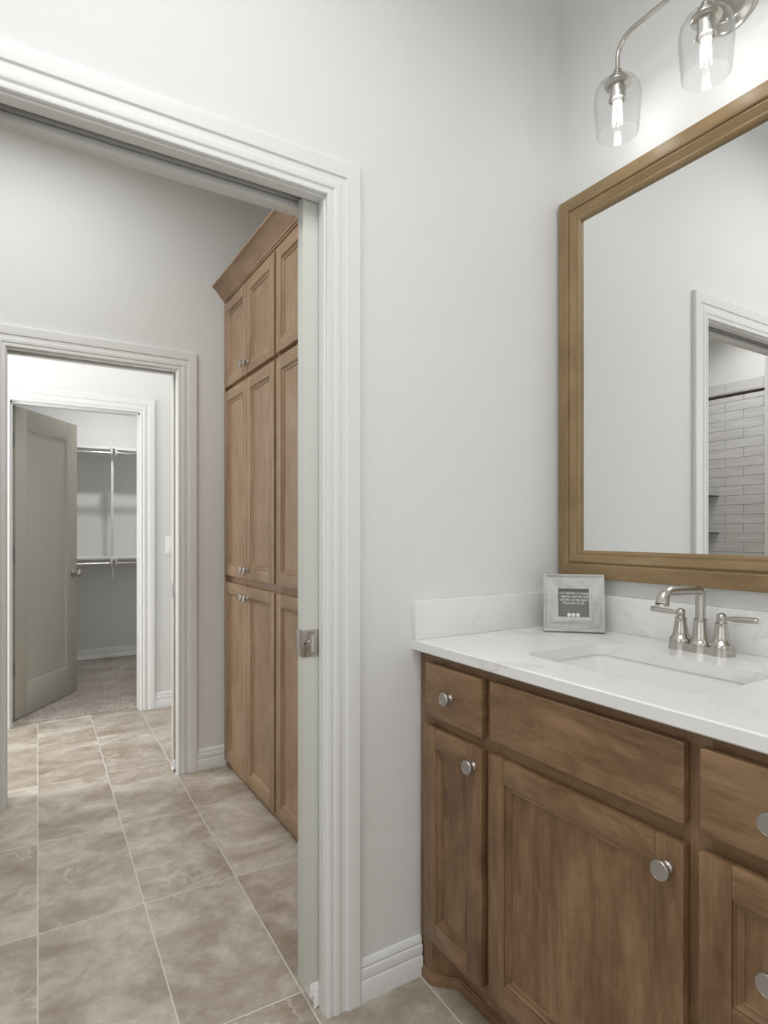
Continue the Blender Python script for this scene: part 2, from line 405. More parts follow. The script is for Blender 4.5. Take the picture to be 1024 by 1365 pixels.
# carpet pile
cb = bmesh.new(); nx, ny = 200, 190
vs = []
for j in range(ny + 1):
    for i in range(nx + 1):
        x = -0.65 + 2.55 * i / nx; y = 4.44 + 1.88 * j / ny
        e = min(1.0, j / 2.0)
        vs.append(cb.verts.new((x + random.uniform(-.004, .004), y + (random.uniform(-.006, .004) if j == 0 else random.uniform(-.003, .003)), 0.002 + e * (0.010 + random.uniform(-.003, .005)))))
for j in range(ny):
    for i in range(nx):
        a = j * (nx + 1) + i; cb.faces.new((vs[a], vs[a + 1], vs[a + nx + 2], vs[a + nx + 1]))
me = bpy.data.meshes.new('carpet'); cb.to_mesh(me); cb.free(); me.materials.append(M['carpet'])
co = bpy.data.objects.new('carpet', me); COL.objects.link(co)
tag(co, 'grey beige cut pile carpet on the closet floor behind the open door', 'carpet', kind='stuff')
S('floor_closet', MB().box(-0.75, 2.0, 4.44, 6.42, -0.06, 0.0), M['shelf'], 'closet subfloor beneath the carpet', 'floor')

# ---- casings and jambs
CAS = [(0, 0), (0, .009), (.002, .012), (.006, .0135), (.011, .0135), (.0135, .010), (.017, .010), (.0195, .014), (.023, .0155), (.034, .0155),
       (.038, .012), (.052, .0125), (.0545, .0165), (.057, .0175), (.091, .0175), (.0945, .015), (.095, .012), (.095, 0)]
def casing(name, x0, x1, zt, yface, label, sgn=-1, prof=CAS):
    mb = MB()
    mb.sweep([(x0, 0.0), (x0, zt), (x1, zt), (x1, 0.0)], prof, False, lambda a, b, h: (a, yface + sgn * h, b), side=-1)
    return S(name, mb, M['trim'], label, 'door trim')
t1 = casing('trim_1', -0.104, 0.664, 2.066, 1.365, 'white profiled casing around the near pocket door opening')
t2 = casing('trim_2', -0.039, 0.692, 2.036, 3.12, 'white profiled casing around the second pocket door opening')
t3 = casing('trim_3', -0.034, 0.722, 2.038, 4.375, 'white profiled casing around the closet doorway')
casing('trim_4', -0.104, 0.664, 2.066, 1.485, 'white casing on the passage side of the near opening', 1)
casing('trim_5', -0.039, 0.692, 2.036, 3.24, 'white casing on the hall side of the second opening', 1)
def jamb(parent, x0, x1, zt, ys, t=0.0155):
    mb = MB()
    for (y0, y1) in ys:
        mb.box(x1, x1 + t, y0, y1, 0, zt + t, .001); mb.box(x0 - t, x0, y0, y1, 0, zt + t, .001); mb.box(x0, x1, y0, y1, zt, zt + t, .001)
    return mb.build('jamb', M['trim'], parent)
jamb(t1, -0.099, 0.660, 2.062, ((1.3655, 1.397), (1.447, 1.4845)))
jamb(t2, -0.035, 0.689, 2.032, ((3.1205, 3.152), (3.208, 3.2395)))
jamb(t3, -0.036, 0.726, 2.034, ((4.3755, 4.4945),))
mb = MB(); mb.box(-0.034, -0.022, 4.385, 4.450, 0, 2.034, .001); mb.box(0.712, 0.7255, 4.385, 4.450, 0, 2.034, .001); mb.box(-0.036, 0.726, 4.385, 4.450, 2.022, 2.0335, .001)
mb.build('door_stop', M['trim'], t3)
# head tracks inside the two pockets
MB().box(-0.1, 1.42, 1.408, 1.436, 2.085, 2.110).build('track', M['bronze'], t1)
MB().box(-0.05, 1.42, 3.166, 3.194, 2.06, 2.08).build('track', M['bronze'], t2)

# ---- baseboards
BB = [(0, 0), (.015, 0), (.015, .050), (.0135, .053), (.0105, .054), (.0105, .058), (.0125, .060), (.0135, .080), (.012, .083), (.009, .084), (.009, .088), (.0105, .091), (.0085, .100), (.004, .105), (0, .106)]
def base_x(mb, x0, x1, y, sgn=-1): mb.prism(BB, lambda d, z: (x0, y + sgn * d, z), lambda d, z: (x1, y + sgn * d, z)); return mb
def base_y(mb, y0, y1, x, sgn): mb.prism(BB, lambda d, z: (x + sgn * d, y0, z), lambda d, z: (x + sgn * d, y1, z)); return mb
S('baseboard_front', base_x(base_x(MB(), 0.759, 0.954, 1.365), -1.6, -0.20, 1.365), M['trim'], 'white baseboard between the near door casing and vanity', 'baseboard')
S('baseboard_left', base_y(MB(), -1.3, 1.35, -1.6, 1), M['trim'], 'white baseboard along the bathroom wall left of the camera', 'baseboard')
S('baseboard_passage', base_x(base_x(MB(), 0.787, 0.940, 3.12), -1.25, -0.135, 3.12), M['trim'], 'white baseboard between the second casing and linen cabinet', 'baseboard')
S('baseboard_hall', base_x(base_x(MB(), 0.817, 2.4, 4.375), -1.5, -0.13, 4.375), M['trim'], 'white baseboard on the hall wall beside the closet casing', 'baseboard')
S('baseboard_closet', base_x(MB(), -0.65, 1.9, 6.32), M['trim'], 'white baseboard along the closet back wall above carpet', 'baseboard')

# ---- unseen window frames, added around the side fill lights
WF = [(0, 0), (0, .020), (.012, .024), (.060, .020), (.066, .015), (.066, 0)]
def window(name, a0, a1, z0, z1, fm, label):
    S(name, MB().sweep([(a0, z0), (a1, z0), (a1, z1), (a0, z1)], WF, True, fm, 1), M['trim'], label, 'added window')
window('added_window_1', -.32, 1.02, .73, 2.37, lambda a, b, h: (-1.6 + h, a, b), 'white window frame added around the fill light on the bathroom wall left of the camera')
window('added_window_2', -.72, .32, .28, 2.32, lambda a, b, h: (a, -1.3 + h, b), 'white window frame added around the fill light on the bathroom wall behind the camera')
window('added_window_3', 3.33, 4.27, .33, 2.57, lambda a, b, h: (-1.5 + h, a, b), 'white window frame added around the fill light at the left end of the hall')

# ---- pocket door 1
d1 = thing('door_1', (0.62, 1.4205, 0), 'pale grey pocket door slid into the wall at the near opening', 'door', kind='structure')
MB().box(0.620, 1.395, 1.403, 1.438, 0.066, 2.074, .0015).build('leaf', M['pocket'], d1)
mb = MB(); z0, z1 = .902, .970
mb.box(.6175, .6195, 1.4035, 1.4375, z0, z1, .0005)                     # strip on the door edge
mb.box(.6175, .630, 1.4005, 1.4029, z0, z1, .0005); mb.box(.650, .675, 1.4005, 1.4029, z0, z1, .0005)
mb.box(.630, .650, 1.4005, 1.4029, z1 - .012, z1, .0005); mb.box(.630, .650, 1.4005, 1.4029, z0, z0 + .010, .0005)
mb.sweep([(.630, z0 + .010), (.650, z0 + .010), (.650, z1 - .012), (.630, z1 - .012)], [(0, 0), (.0016, .0), (.0016, .0018), (0, .0018)], True, lambda a, b, h: (a, 1.4005 - h, b), 1)
pl = mb.build('edge_pull', M['nickel'], d1); pl['label'] = 'satin nickel latch and finger pull'
MB().box(.6305, .6495, 1.4022, 1.4028, z0 + .0105, z1 - .0125).build('pull_recess', M['chrome'], pl)
MB().lathe([(.0052, 0), (.005, .0015), (.003, .0025)], (.6385, 1.4022, .940), '-y', 20).build('release_button', M['nickel'], pl)
mb = MB().lathe([(.0028, 0), (.002, .001)], (.624, 1.4004, .937), '-y', 14); mb.build('screw', M['bronze'], pl)
mb = MB(); mb.box(.640, .668, 1.4025, 1.4385, .030, .0655, .001); mb.box(.648, .668, 1.3975, 1.4023, .0005, .0655, .001); mb.box(.655, .668, 1.3975, 1.4435, .0005, .006, .001)
mb.lathe([(.004, 0), (.0035, .0015)], (.655, 1.3975, .05), '-y', 12)
g = mb.build('floor_guide', M['plastic'], d1); g['label'] = 'white plastic floor guide'
# ---- pocket door 2
d2 = thing('door_2', (0.684, 3.18, 0), 'greige pocket door slid into the wall at the second opening', 'door', kind='structure')
MB().box(0.6835, 1.45, 3.1625, 3.1975, 0.022, 2.044, .0015).build('leaf', M['greige'], d2)
mb = MB(); mb.box(.6815, .6833, 3.163, 3.197, .885, .950, .0005); mb.box(.6815, .705, 3.1600, 3.1623, .885, .950, .0005)
pl = mb.build('edge_pull', M['nickel_dark'], d2); pl['label'] = 'satin nickel latch on the door edge'
mb = MB(); mb.box(.6795, .689, 3.1545, 3.1615, .0005, .060, .001); mb.box(.6795, .689, 3.1545, 3.2065, .0005, .012, .001)
g = mb.build('floor_guide', M['plastic'], d2); g['label'] = 'white plastic floor guide'
# ---- closet door (swung into the closet)
d3 = thing('door_3', (-0.0205, 4.5, 0), 'greige one-panel closet door standing open over the carpet', 'door', kind='structure', rz=R(56.7))
# local: door runs along +x from hinge, the face seen from the hall is y = -0.0175
def shaker(mb, W, z0, z1, px0, px1, pz0, pz1, T):
    mb.box(0, px0, -T / 2, T / 2, z0, z1, .0015); mb.box(px1, W, -T / 2, T / 2, z0, z1, .0015)
    mb.box(px0, px1, -T / 2, T / 2, z0, pz0, .0008); mb.box(px0, px1, -T / 2, T / 2, pz1, z1, .0008)
mb = MB(); shaker(mb, .724, .018, 2.028, .118, .590, .217, 1.900, .035)
mb.build('leaf', M['greige'], d3, world=False)
mb = MB(); mb.box(.117, .591, -.009, .009, .216, 1.901)
for s in (-1, 1):
    mb.sweep([(.118, .217), (.590, .217), (.590, 1.900), (.118, 1.900)], [(0, .004), (0, .0165), (-.007, .0150), (-.013, .0098), (-.015, .004)], True, lambda a, b, h: (a, s * h, b), 1)
mb.build('panel', M['greige'], d3, world=False)
mb = MB()
for s in ('y', '-y'):
    q = .0172 if s == 'y' else -.0172
    mb.lathe([(.031, 0), (.031, .004), (.027, .007), (.011, .010), (.010, .030), (.018, .036), (.026, .044), (.027, .054), (.024, .062), (.012, .065)], (.664, q, .912), s, 28)
k = mb.build('knob', M['nickel'], d3, world=False); k['label'] = 'satin nickel round door knob'
MB().box(.7235, .7255, -.0125, .0125, .88, .94, .0004).build('latch_plate', M['nickel'], d3, world=False)
for z in (1.81, 1.074, .337):
    mb = MB(); mb.box(-.0025, -.0003, -.0165, .0160, z - .051, z + .051, .0004)
    mb.lathe([(.0068, -.051), (.0068, .051)], (-.004, .0212, z), 'z', 14)
    mb.build('hinge', M['hinge'], d3, world=False)

# ================================================================= CABINET DOORS
def cab_door(parent, name, xf, y0, y1, z0, z1, mv, mh, T=.020, SW=.052, RW=.052, knob=None, knob_mat=None, label=None):
    """front face at X = xf looking to -X; frame is the part, panel and knob its sub-parts"""
    mb = MB(); b = .0025
    mb.box(xf, xf + T, y0, y0 + SW, z0, z1, b, 0); mb.box(xf, xf + T, y1 - SW, y1, z0, z1, b, 0)
    mb.box(xf, xf + T, y0 + SW, y1 - SW, z0, z0 + RW, .0015, 1); mb.box(xf, xf + T, y0 + SW, y1 - SW, z1 - RW, z1, .0015, 1)
    pr = [(0, .0), (0, .0055 + .0095), (-.0015, .0162), (-.0035, .0158), (-.0055, .0125), (-.010, .0105), (-.0125, .0115), (-.0145, .0105), (-.016, .0070), (-.016, 0)]
    mb.sweep([(y0 + SW, z0 + RW), (y1 - SW, z0 + RW), (y1 - SW, z1 - RW), (y0 + SW, z1 - RW)], pr, True, lambda a, c, h: (xf + .019 - h, a, c), 1, mats=[1, 0, 1, 0])
    d = mb.build(name, [mv, mh], parent)
    if label: d['label'] = label
    pm = MB().box(xf + .0115, xf + .0185, y0 + SW - .002, y1 - SW + .002, z0 + RW - .002, z1 - RW + .002); pm.build('panel', mv, d)
    if knob: cab_knob(d, xf, *knob, m=knob_mat)
    return d
def slab_front(parent, name, xf, y0, y1, z0, z1, mh, T=.020, knob=None, knob_mat=None, label=None):
    d = MB().box(xf, xf + T, y0, y1, z0, z1, .004, 0, 3).build(name, mh, parent)
    if label: d['label'] = label
    if knob: cab_knob(d, xf, *knob, m=knob_mat)
    return d
def cab_knob(parent, xf, y, z, m=None):
    mb = MB().lathe([(.0095, 0), (.0095, .0025), (.0075, .004), (.0058, .008), (.0062, .0145), (.0120, .0165), (.0160, .0185), (.0172, .0205), (.0172, .0235), (.0160, .0255), (.0152, .0258), (.0150, .0252), (.004, .0254)], (xf - .0002, y, z), '-x', 32)
    k = mb.build('knob', m or M['nickel_dark'], parent); k['label'] = 'round satin nickel knob'; return k

# ================================================================= VANITY
V0, V1 = 0.277, 1.362
van = thing('vanity_cabinet', (0.955, 0.82, 0), 'brown stained maple vanity cabinet under the white quartz countertop', 'cabinet')
mb = MB()
mb.box(.975, 1.522, V0, V0 + .016, .112, .893); mb.box(.975, 1.522, V1 - .016, V1, .112, .893); mb.box(.975, 1.522, V0, V1, .112, .128)
mb.box(1.512, 1.522, V0, V1, .128, .893)
mb.build('carcass', M['wood_v'], van)
mb = MB(); fx0, fx1 = .955, .975
for (a, c) in ((V0, V0 + .062), (.545, .595), (1.048, 1.098), (1.298, V1)): mb.box(fx0, fx1, a, c, .112, .895, .0008, 0)
for (a, c) in ((V0 + .062, .545), (.595, 1.048), (1.098, 1.298)):
    mb.box(fx0, fx1, a, c, .858, .895, .0004, 1); mb.box(fx0, fx1, a, c, .695, .742, .0004, 1); mb.box(fx0, fx1, a, c, .112, .160, .0004, 1)
mb.box(fx0, fx1, V0 + .062, .545, .410, .450, .0004, 1)
mb.build('face_frame', [M['wood_v'], M['wood_h']], van)
def toe_outline(o):
    return [(1.52, V1), (.9575 - o, V1), (.9575 - o, 1.312 - o * .45), (1.010 - o, 1.258 - o * .45), (1.010 - o, 2 * .82 - 1.258 + o * .45), (.9575 - o, 2 * .82 - 1.312 + o * .45), (.9575 - o, V0), (1.52, V0)]
MB().prism(toe_outline(0), lambda a, b: (a, b, 0.0005), lambda a, b: (a, b, .112)).build('toe_kick', M['wood_v'], van)
mb = MB(); po = toe_outline(0)[1:7]
mb.sweep(po, [(0.0003, .0005), (.009, .0005), (.009, .019), (.0075, .023), (.0045, .0245), (.0035, .029), (.0003, .030)], False, lambda a, b, h: (a, b, h), 1)
mb.build('shoe_molding', M['wood_h'], van)
kp = .0
cab_door(van, 'door', .935, 1.086, 1.318, .141, .704, M['wood_v'], M['wood_h'], knob=(1.112, .660), label='narrow left door')
slab_front(van, 'drawer', .935, 1.086, 1.313, .732, .871, M['wood_h'], knob=(1.202, .800), label='small top left drawer')
slab_front(van, 'false_front', .935, .583, 1.058, .737, .873, M['wood_h'], label='plain wide front below the sink without a knob')
cab_door(van, 'door', .935, .583, 1.061, .145, .704, M['wood_v'], M['wood_h'], knob=(.610, .657), label='wide door below the sink')
slab_front(van, 'drawer', .935, .326, .556, .737, .873, M['wood_h'], knob=(.440, .803), label='small top right drawer')
cab_door(van, 'drawer', .935, .326, .557, .437, .707, M['wood_v'], M['wood_h'], knob=(.442, .573), label='framed middle drawer at the right')
cab_door(van, 'drawer', .935, .326, .557, .145, .412, M['wood_v'], M['wood_h'], knob=(.442, .279), label='framed lowest drawer at the right')

# ---- countertop with sink cut-out
CX0, CX1, CY0, CY1, CZ0, CZ1 = .927, 1.5245, .262, 1.3645, .8965, .925
SX0, SX1, SY0, SY1, SR = 1.045, 1.325, .622, 1.062, .035
def rrect(x0, x1, y0, y1, r, n=6):
    p = []
    for (cx, cy, a) in ((x1 - r, y1 - r, 0), (x0 + r, y1 - r, 90), (x0 + r, y0 + r, 180), (x1 - r, y0 + r, 270)):
        p += arc(cx, cy, r, a, a + 90, n)
    return p
ct = thing('countertop', (1.226, .82, .8965), 'white faintly veined quartz countertop with splash boards on the vanity', 'countertop')
mb = MB(); bm = mb.bm
hole = rrect(SX0, SX1, SY0, SY1, SR); nh = len(hole)
hc = ((SX0 + SX1) / 2, (SY0 + SY1) / 2)
outer = []
corners = [(CX1, CY1), (CX0, CY1), (CX0, CY0), (CX1, CY0)]
q = nh // 4
for i, (x, y) in enumerate(hole):
    k = i // q; j = i % q
    mid = q // 2
    # points before the corner slide along one side, after it along the next
    cx, cy = corners[k]
    if k == 0: P = (CX1, CY1 - (CY1 - y) * 1.0) if j < mid else ((x, CY1) if j > mid else (cx, cy))
    elif k == 1: P = (x, CY1) if j < mid else ((CX0, y) if j > mid else (cx, cy))
    elif k == 2: P = (CX0, y) if j < mid else ((x, CY0) if j > mid else (cx, cy))
    else: P = (x, CY0) if j < mid else ((CX1, y) if j > mid else (cx, cy))
    outer.append(P)
e = .003
def inset(p): return (min(max(p[0], CX0 + e), CX1), min(max(p[1], CY0 + e), CY1))
rows = [[bm.verts.new((*p, CZ1 - .0)) for p in hole], [bm.verts.new((*inset(p), CZ1)) for p in outer], [bm.verts.new((*p, CZ1 - e)) for p in outer],
        [bm.verts.new((*p, CZ0 + e)) for p in outer], [bm.verts.new((*inset(p), CZ0)) for p in outer], [bm.verts.new((*p, CZ0)) for p in hole]]
rows.append(rows[0])
for a, b in zip(rows, rows[1:]):
    for i in range(nh): mb.face([a[i], a[(i + 1) % nh], b[(i + 1) % nh], b[i]])
mb.build('slab', M['quartz'], ct)
b1 = MB().box(1.5045, 1.5245, CY0, 1.3445, .9252, 1.030, .0015).build('backsplash', M['quartz'], ct); b1['label'] = 'back splash board below the mirror'
b2 = MB().box(.927, 1.5245, 1.3447, 1.3645, .9252, 1.031, .0015).build('backsplash', M['quartz'], ct); b2['label'] = 'side splash board on the door wall'

# ---- undermount sink
sk = thing('sink', (1.185, .842, .8), 'white rectangular undermount sink sunk in the quartz countertop', 'sink')
mb = MB(); bm = mb.bm
def ring(ins, z, r): return [bm.verts.new((x, y, z)) for (x, y) in rrect(SX0 - .004 + ins, SX1 + .004 - ins, SY0 - .004 + ins, SY1 + .004 - ins, r, 8)]
inn = [ring(0, .8960, .038), ring(.002, .880, .038), ring(.010, .81, .036), ring(.020, .775, .034), ring(.038, .757, .030), ring(.070, .748, .028), ring(.115, .744, .02)]
out = [ring(-.014, .8960, .045), ring(-.014, .886, .045), ring(.0, .80, .045), ring(.030, .742, .034), ring(.115, .734, .02)]
for L in (inn, out):
    for a, b in zip(L, L[1:]):
        n = len(a)
        for i in range(n): mb.face([a[i], a[(i + 1) % n], b[(i + 1) % n], b[i]])
n = len(inn[0])
for i in range(n): mb.face([inn[0][i], inn[0][(i + 1) % n], out[0][(i + 1) % n], out[0][i]])
mb.face(inn[-1]); mb.face(out[-1])
mb.build('basin', M['porcelain'], sk, ang=50)
MB().lathe([(.030, .0), (.030, .002), (.026, .0035), (.020, .0035), (.018, .001), (.017, .003), (.004, .005)], (1.185, .842, .7445), 'z', 28).build('drain', M['nickel'], sk)

# ---- faucet
fa = thing('faucet', (1.437, .851, .925), 'brushed nickel two-handle faucet standing behind the sink', 'faucet')
mb = MB()
def plate_outline(s):
    p = []
    for i in range(48):
        a = 2 * math.pi * i / 48
        y = .0515 * (1 if math.cos(a) > 0 else -1) + math.cos(a) * (.0270 + s); x = math.sin(a) * (.0270 + s)
        p.append((x, y))
    q = []
    for (x, y) in p: q.append((x, y))
    # waisted outline with three lobes
    def half(y): 
        l = [math.sqrt(max(0, (.0275 + s) ** 2 - (y - c) ** 2)) for c in (-.0515, 0, .0515)]
        return max(max(l), .0215 + s if abs(y) < .0515 else 0)
    ys = [(-.0790 - s) + (2 * (.0790 + s)) * (0.5 - 0.5 * math.cos(math.pi * k / 40)) for k in range(41)]
    return [(-half(y), y) for y in ys] + [(half(y), y) for y in ys[::-1][1:-1]]
for (s, za, zb) in ((.0015, .9252, .9285), (0, .9285, .9435)):
    mb.prism(plate_outline(s), lambda a, b, z=za: (1.437 + a, .851 + b, z), lambda a, b, z=zb: (1.437 + a, .851 + b, z))
mb.build('base_plate', M['nickel'], fa)
mb = MB(); zb = .9436
mb.lathe([(.0245, 0), (.0245, .004), (.0215, .007), (.0185, .018), (.0165, .034), (.0150, .055), (.0148, .058), (.0156, .059), (.0156, .062), (.0125, .064)], (1.437, .851, zb), 'z', 32)
zt = .925 + .154; pts = [(1.437, .851, zb + .058), (1.437, .851, zt - .020)]
pts += [(1.437 - .018 + .018 * math.cos(R(a)), .851, zt - .018 + .018 * math.sin(R(a))) for a in range(10, 91, 10)]
pts += [(1.40, .851, zt), (1.35, .851, zt + .001), (1.312, .851, zt + .0015)]
tipc = (1.310, zt - .0245)
pts += [(tipc[0] + .026 * math.cos(R(a)), .851, tipc[1] + .026 * math.sin(R(a))) for a in range(100, 171, 10)]
pts += [(1.2825, .851, zt - .0275)]
n = len(pts); rad = [.0115] * n
for i in range(9): rad[n - 9 + i] = .0115 + .0035 * (i / 8) ** 1.3
mb.tube(pts, rad, 24)
mb.lathe([(.0155, 0), (.0158, .003), (.0145, .005)], (1.2815, .851, zt - .0315), 'z', 24)
mb.build('spout', M['nickel'], fa, ang=45)
for s in (1, -1):
    cy = .851 + s * .0515
    mb = MB(); mb.lathe([(.0262, 0), (.0265, .007), (.0245, .010), (.0205, .014), (.0175, .024), (.0155, .035), (.0140, .049), (.0136, .055), (.0142, .056), (.0142, .059), (.0105, .061), (.0098, .066), (.0112, .069), (.0112, .075), (.0085, .080), (.003, .0825)], (1.437, cy, zb), 'z', 32)
    h = mb.build('handle', M['nickel'], fa, ang=45); h['label'] = 'lever handle nearer the picture frame' if s > 0 else 'lever handle farther from the picture frame'
    zl = zb + .070
    MB().tube([(1.437, cy + s * .008, zl), (1.437, cy + s * .016, zl + .0005), (1.437, cy + s * .022, zl + .001), (1.437, cy + s * .026, zl + .001), (1.437, cy + s * .055, zl + .002), (1.437, cy + s * .080, zl + .003), (1.437, cy + s * .082, zl + .003)],
              [.005, .0048, .0050, .0062, .0068, .0072, .0064], 18).build('lever', M['nickel'], h, ang=45)

# ================================================================= PICTURE FRAME
pf = thing('picture_frame', (1.3995, 1.213, .9255), 'small whitewashed frame with a charcoal quote card on the counter corner', 'picture frame', rz=0)
tilt = R(9); ang = math.atan2(1.153 - 1.273, 1.460 - 1.339)
pf.rotation_euler = (0, 0, ang)          # local +x runs along the frame, local -y faces the viewer
PW, PH, PB, PT = .172, .168, .043, .020
def lean(x, z, h): return (x, math.sin(tilt) * z - math.cos(tilt) * h, math.cos(tilt) * z + math.sin(tilt) * h + .0005)
mb = MB()
prof = [(0, .002), (0, .009), (-.002, .011), (-.034, .015), (-.039, .0195), (-.042, .0200), (-.043, .018), (-.043, 0), (-.006, 0), (-.006, .002)]
prof = [(-(w), h) for (w, h) in prof]
mb.sweep([(-PW / 2 + PB, PB), (PW / 2 - PB, PB), (PW / 2 - PB, PH - PB), (-PW / 2 + PB, PH - PB)], prof, True, lean, 1, mats=[0, 1, 0, 1])
mb.build('frame', [M['gray_h'], M['gray_v']], pf, world=False)
hw = PW / 2 - PB + .005; z0, z1 = PB - .005, PH - PB + .005
mb = MB(); mb.prism([(-hw, z0), (hw, z0), (hw, z1), (-hw, z1)], lambda a, b: lean(a, b, .0002), lambda a, b: lean(a, b, .0018))
card = mb.build('quote_card', M['card'], pf, world=False)
mb = MB(); mb.prism([(-hw, z0), (hw, z0), (hw, z1), (-hw, z1)], lambda a, b: lean(a, b, -.001), lambda a, b: lean(a, b, .0001)); mb.build('backing', M['bronze'], pf, world=False)
mb = MB(); mb.prism([(-.02, 0), (.02, 0), (.012, .11), (-.012, .11)], lambda a, b: (a, .058 - b * .22, b * 1.0 + .0005), lambda a, b: (a, .061 - b * .22, b * 1.0 + .0005)); mb.build('easel_back', M['bronze'], pf, world=False)
def text_mesh(body, size, x, z, parent, shear=0.25, clip=None):
    cu = bpy.data.curves.new('lettering', 'FONT'); cu.body = body; cu.size = size; cu.align_x = 'CENTER'; cu.shear = shear
    cu.extrude = 0.0; cu.resolution_u = 3
    t = bpy.data.objects.new('lettering_curve', cu); COL.objects.link(t); bpy.context.view_layer.update()
    dg = bpy.context.evaluated_depsgraph_get(); me = bpy.data.meshes.new_from_object(t.evaluated_get(dg)); bpy.data.objects.remove(t)
    bm = bmesh.new(); bm.from_mesh(me)
    for v in bm.verts: v.co.x += x
    if clip:
        for sgn in (-1, 1):
            bmesh.ops.bisect_plane(bm, geom=list(bm.verts) + list(bm.edges) + list(bm.faces), plane_co=(sgn * clip, 0, 0), plane_no=(sgn, 0, 0), clear_outer=True)
    for v in bm.verts:
        v.co = Vector(lean(v.co.x, v.co.y + z, .0021))
    me2 = bpy.data.meshes.new('lettering'); bm.to_mesh(me2); bm.free(); me2.materials.append(M['ink'])
    o = bpy.data.objects.new('lettering', me2); COL.objects.link(o); o.parent = parent
    return o
zt0 = PH - PB
for i, (s, dx) in enumerate((('e is clothed in streng', .001), ('dignity, and she laug', .003), ('out fear of the futur', .001), ('Proverbs 31:25', 0))):
    text_mesh(s, .0098, dx, zt0 - .0148 - i * .0098, card, clip=hw - .001)
mb = MB()
for k in (-1, 0, 1):
    for j in range(5):
        a = R(90 + 72 * j); cx_, cz_ = k * .0125 + .0034 * math.cos(a), PB + .0062 + .0034 * math.sin(a)
        mb.face([mb.bm.verts.new(lean(cx_ + .0026 * math.cos(R(t)), cz_ + .0026 * math.sin(R(t)), .0021 + .00002 * j)) for t in range(0, 360, 45)])
mb.build('flower_motif', M['ink'], card, world=False)

# ================================================================= MIRROR
mi = thing('wall_mirror', (1.5245, .855, 1.675), 'large rectangular mirror in a golden brown wood frame above the vanity', 'mirror')
MY0, MY1, MZ0, MZ1 = .352, 1.354, 1.077, 2.274
FW = .086
fp = [(0, 0), (0, .030), (.002, .034), (.010, .0365), (.026, .0395), (.040, .041), (.0435, .0395), (.0455, .0355), (.048, .0355), (.050, .0395), (.053, .0405), (.064, .0365), (.0725, .0335), (.075, .0345), (.0790, .0345), (.083, .0325), (.086, .0295), (.086, .020), (.078, .020), (.078, 0)]
prof = [(FW - w, h) for (w, h) in fp]
mb = MB()
mb.sweep([(MY0 + FW, MZ0 + FW), (MY1 - FW, MZ0 + FW), (MY1 - FW, MZ1 - FW), (MY0 + FW, MZ1 - FW)], prof, True, lambda a, b, h: (1.5245 - h, a, b), 1, mats=[0, 1, 0, 1])
mb.build('frame', [M['gold_h'], M['gold_v']], mi, ang=25)
mb = MB(); mb.box(1.502, 1.5035, MY0 + FW - .007, MY1 - FW + .007, MZ0 + FW - .007, MZ1 - FW + .007)
mb.build('glass', M['mirror'], mi)
MB().box(1.504, 1.512, MY0 + FW - .007, MY1 - FW + .007, MZ0 + FW - .007, MZ1 - FW + .007).build('backing', M['bronze'], mi)

# ================================================================= VANITY LIGHT
vl = thing('vanity_light', (1.525, .815, 2.535), 'brushed nickel three-light wall fixture with clear glass shades above the mirror', 'light fixture')
LX = 1.40
MB().lathe([(.066, 0), (.066, .006), (.060, .012), (.052, .014), (.046, .020), (.020, .023), (.006, .024)], (1.5248, .815, 2.535), '-x', 48).build('backplate', M['nickel'], vl)
mb = MB(); zb_ = 2.562
mb.tube([(1.502, .815, 2.535), (1.46, .815, 2.540), (1.425, .815, 2.552), (LX, .815, zb_)], .0065, 14)
yl, yr, r_ = 1.062, .568, .050
pts = [(LX, yl, 2.468), (LX, yl, 2.485), (LX, yl, zb_ - r_)]
pts += [(LX, yl - r_ + r_ * math.cos(R(a)), zb_ - r_ + r_ * math.sin(R(a))) for a in range(10, 91, 10)]
pts += [(LX, yl - .12, zb_), (LX, .815, zb_), (LX, yr + .12, zb_)]
pts += [(LX, yr + r_ - r_ * math.sin(R(a)), zb_ - r_ + r_ * math.cos(R(a))) for a in range(0, 91, 10)]
pts += [(LX, yr, 2.485), (LX, yr, 2.468)]
mb.tube(pts, .0060, 14)
mb.tube([(LX, .815, zb_), (LX, .815, 2.468)], .0058, 14)
mb.build('arm', M['nickel'], vl, ang=45)
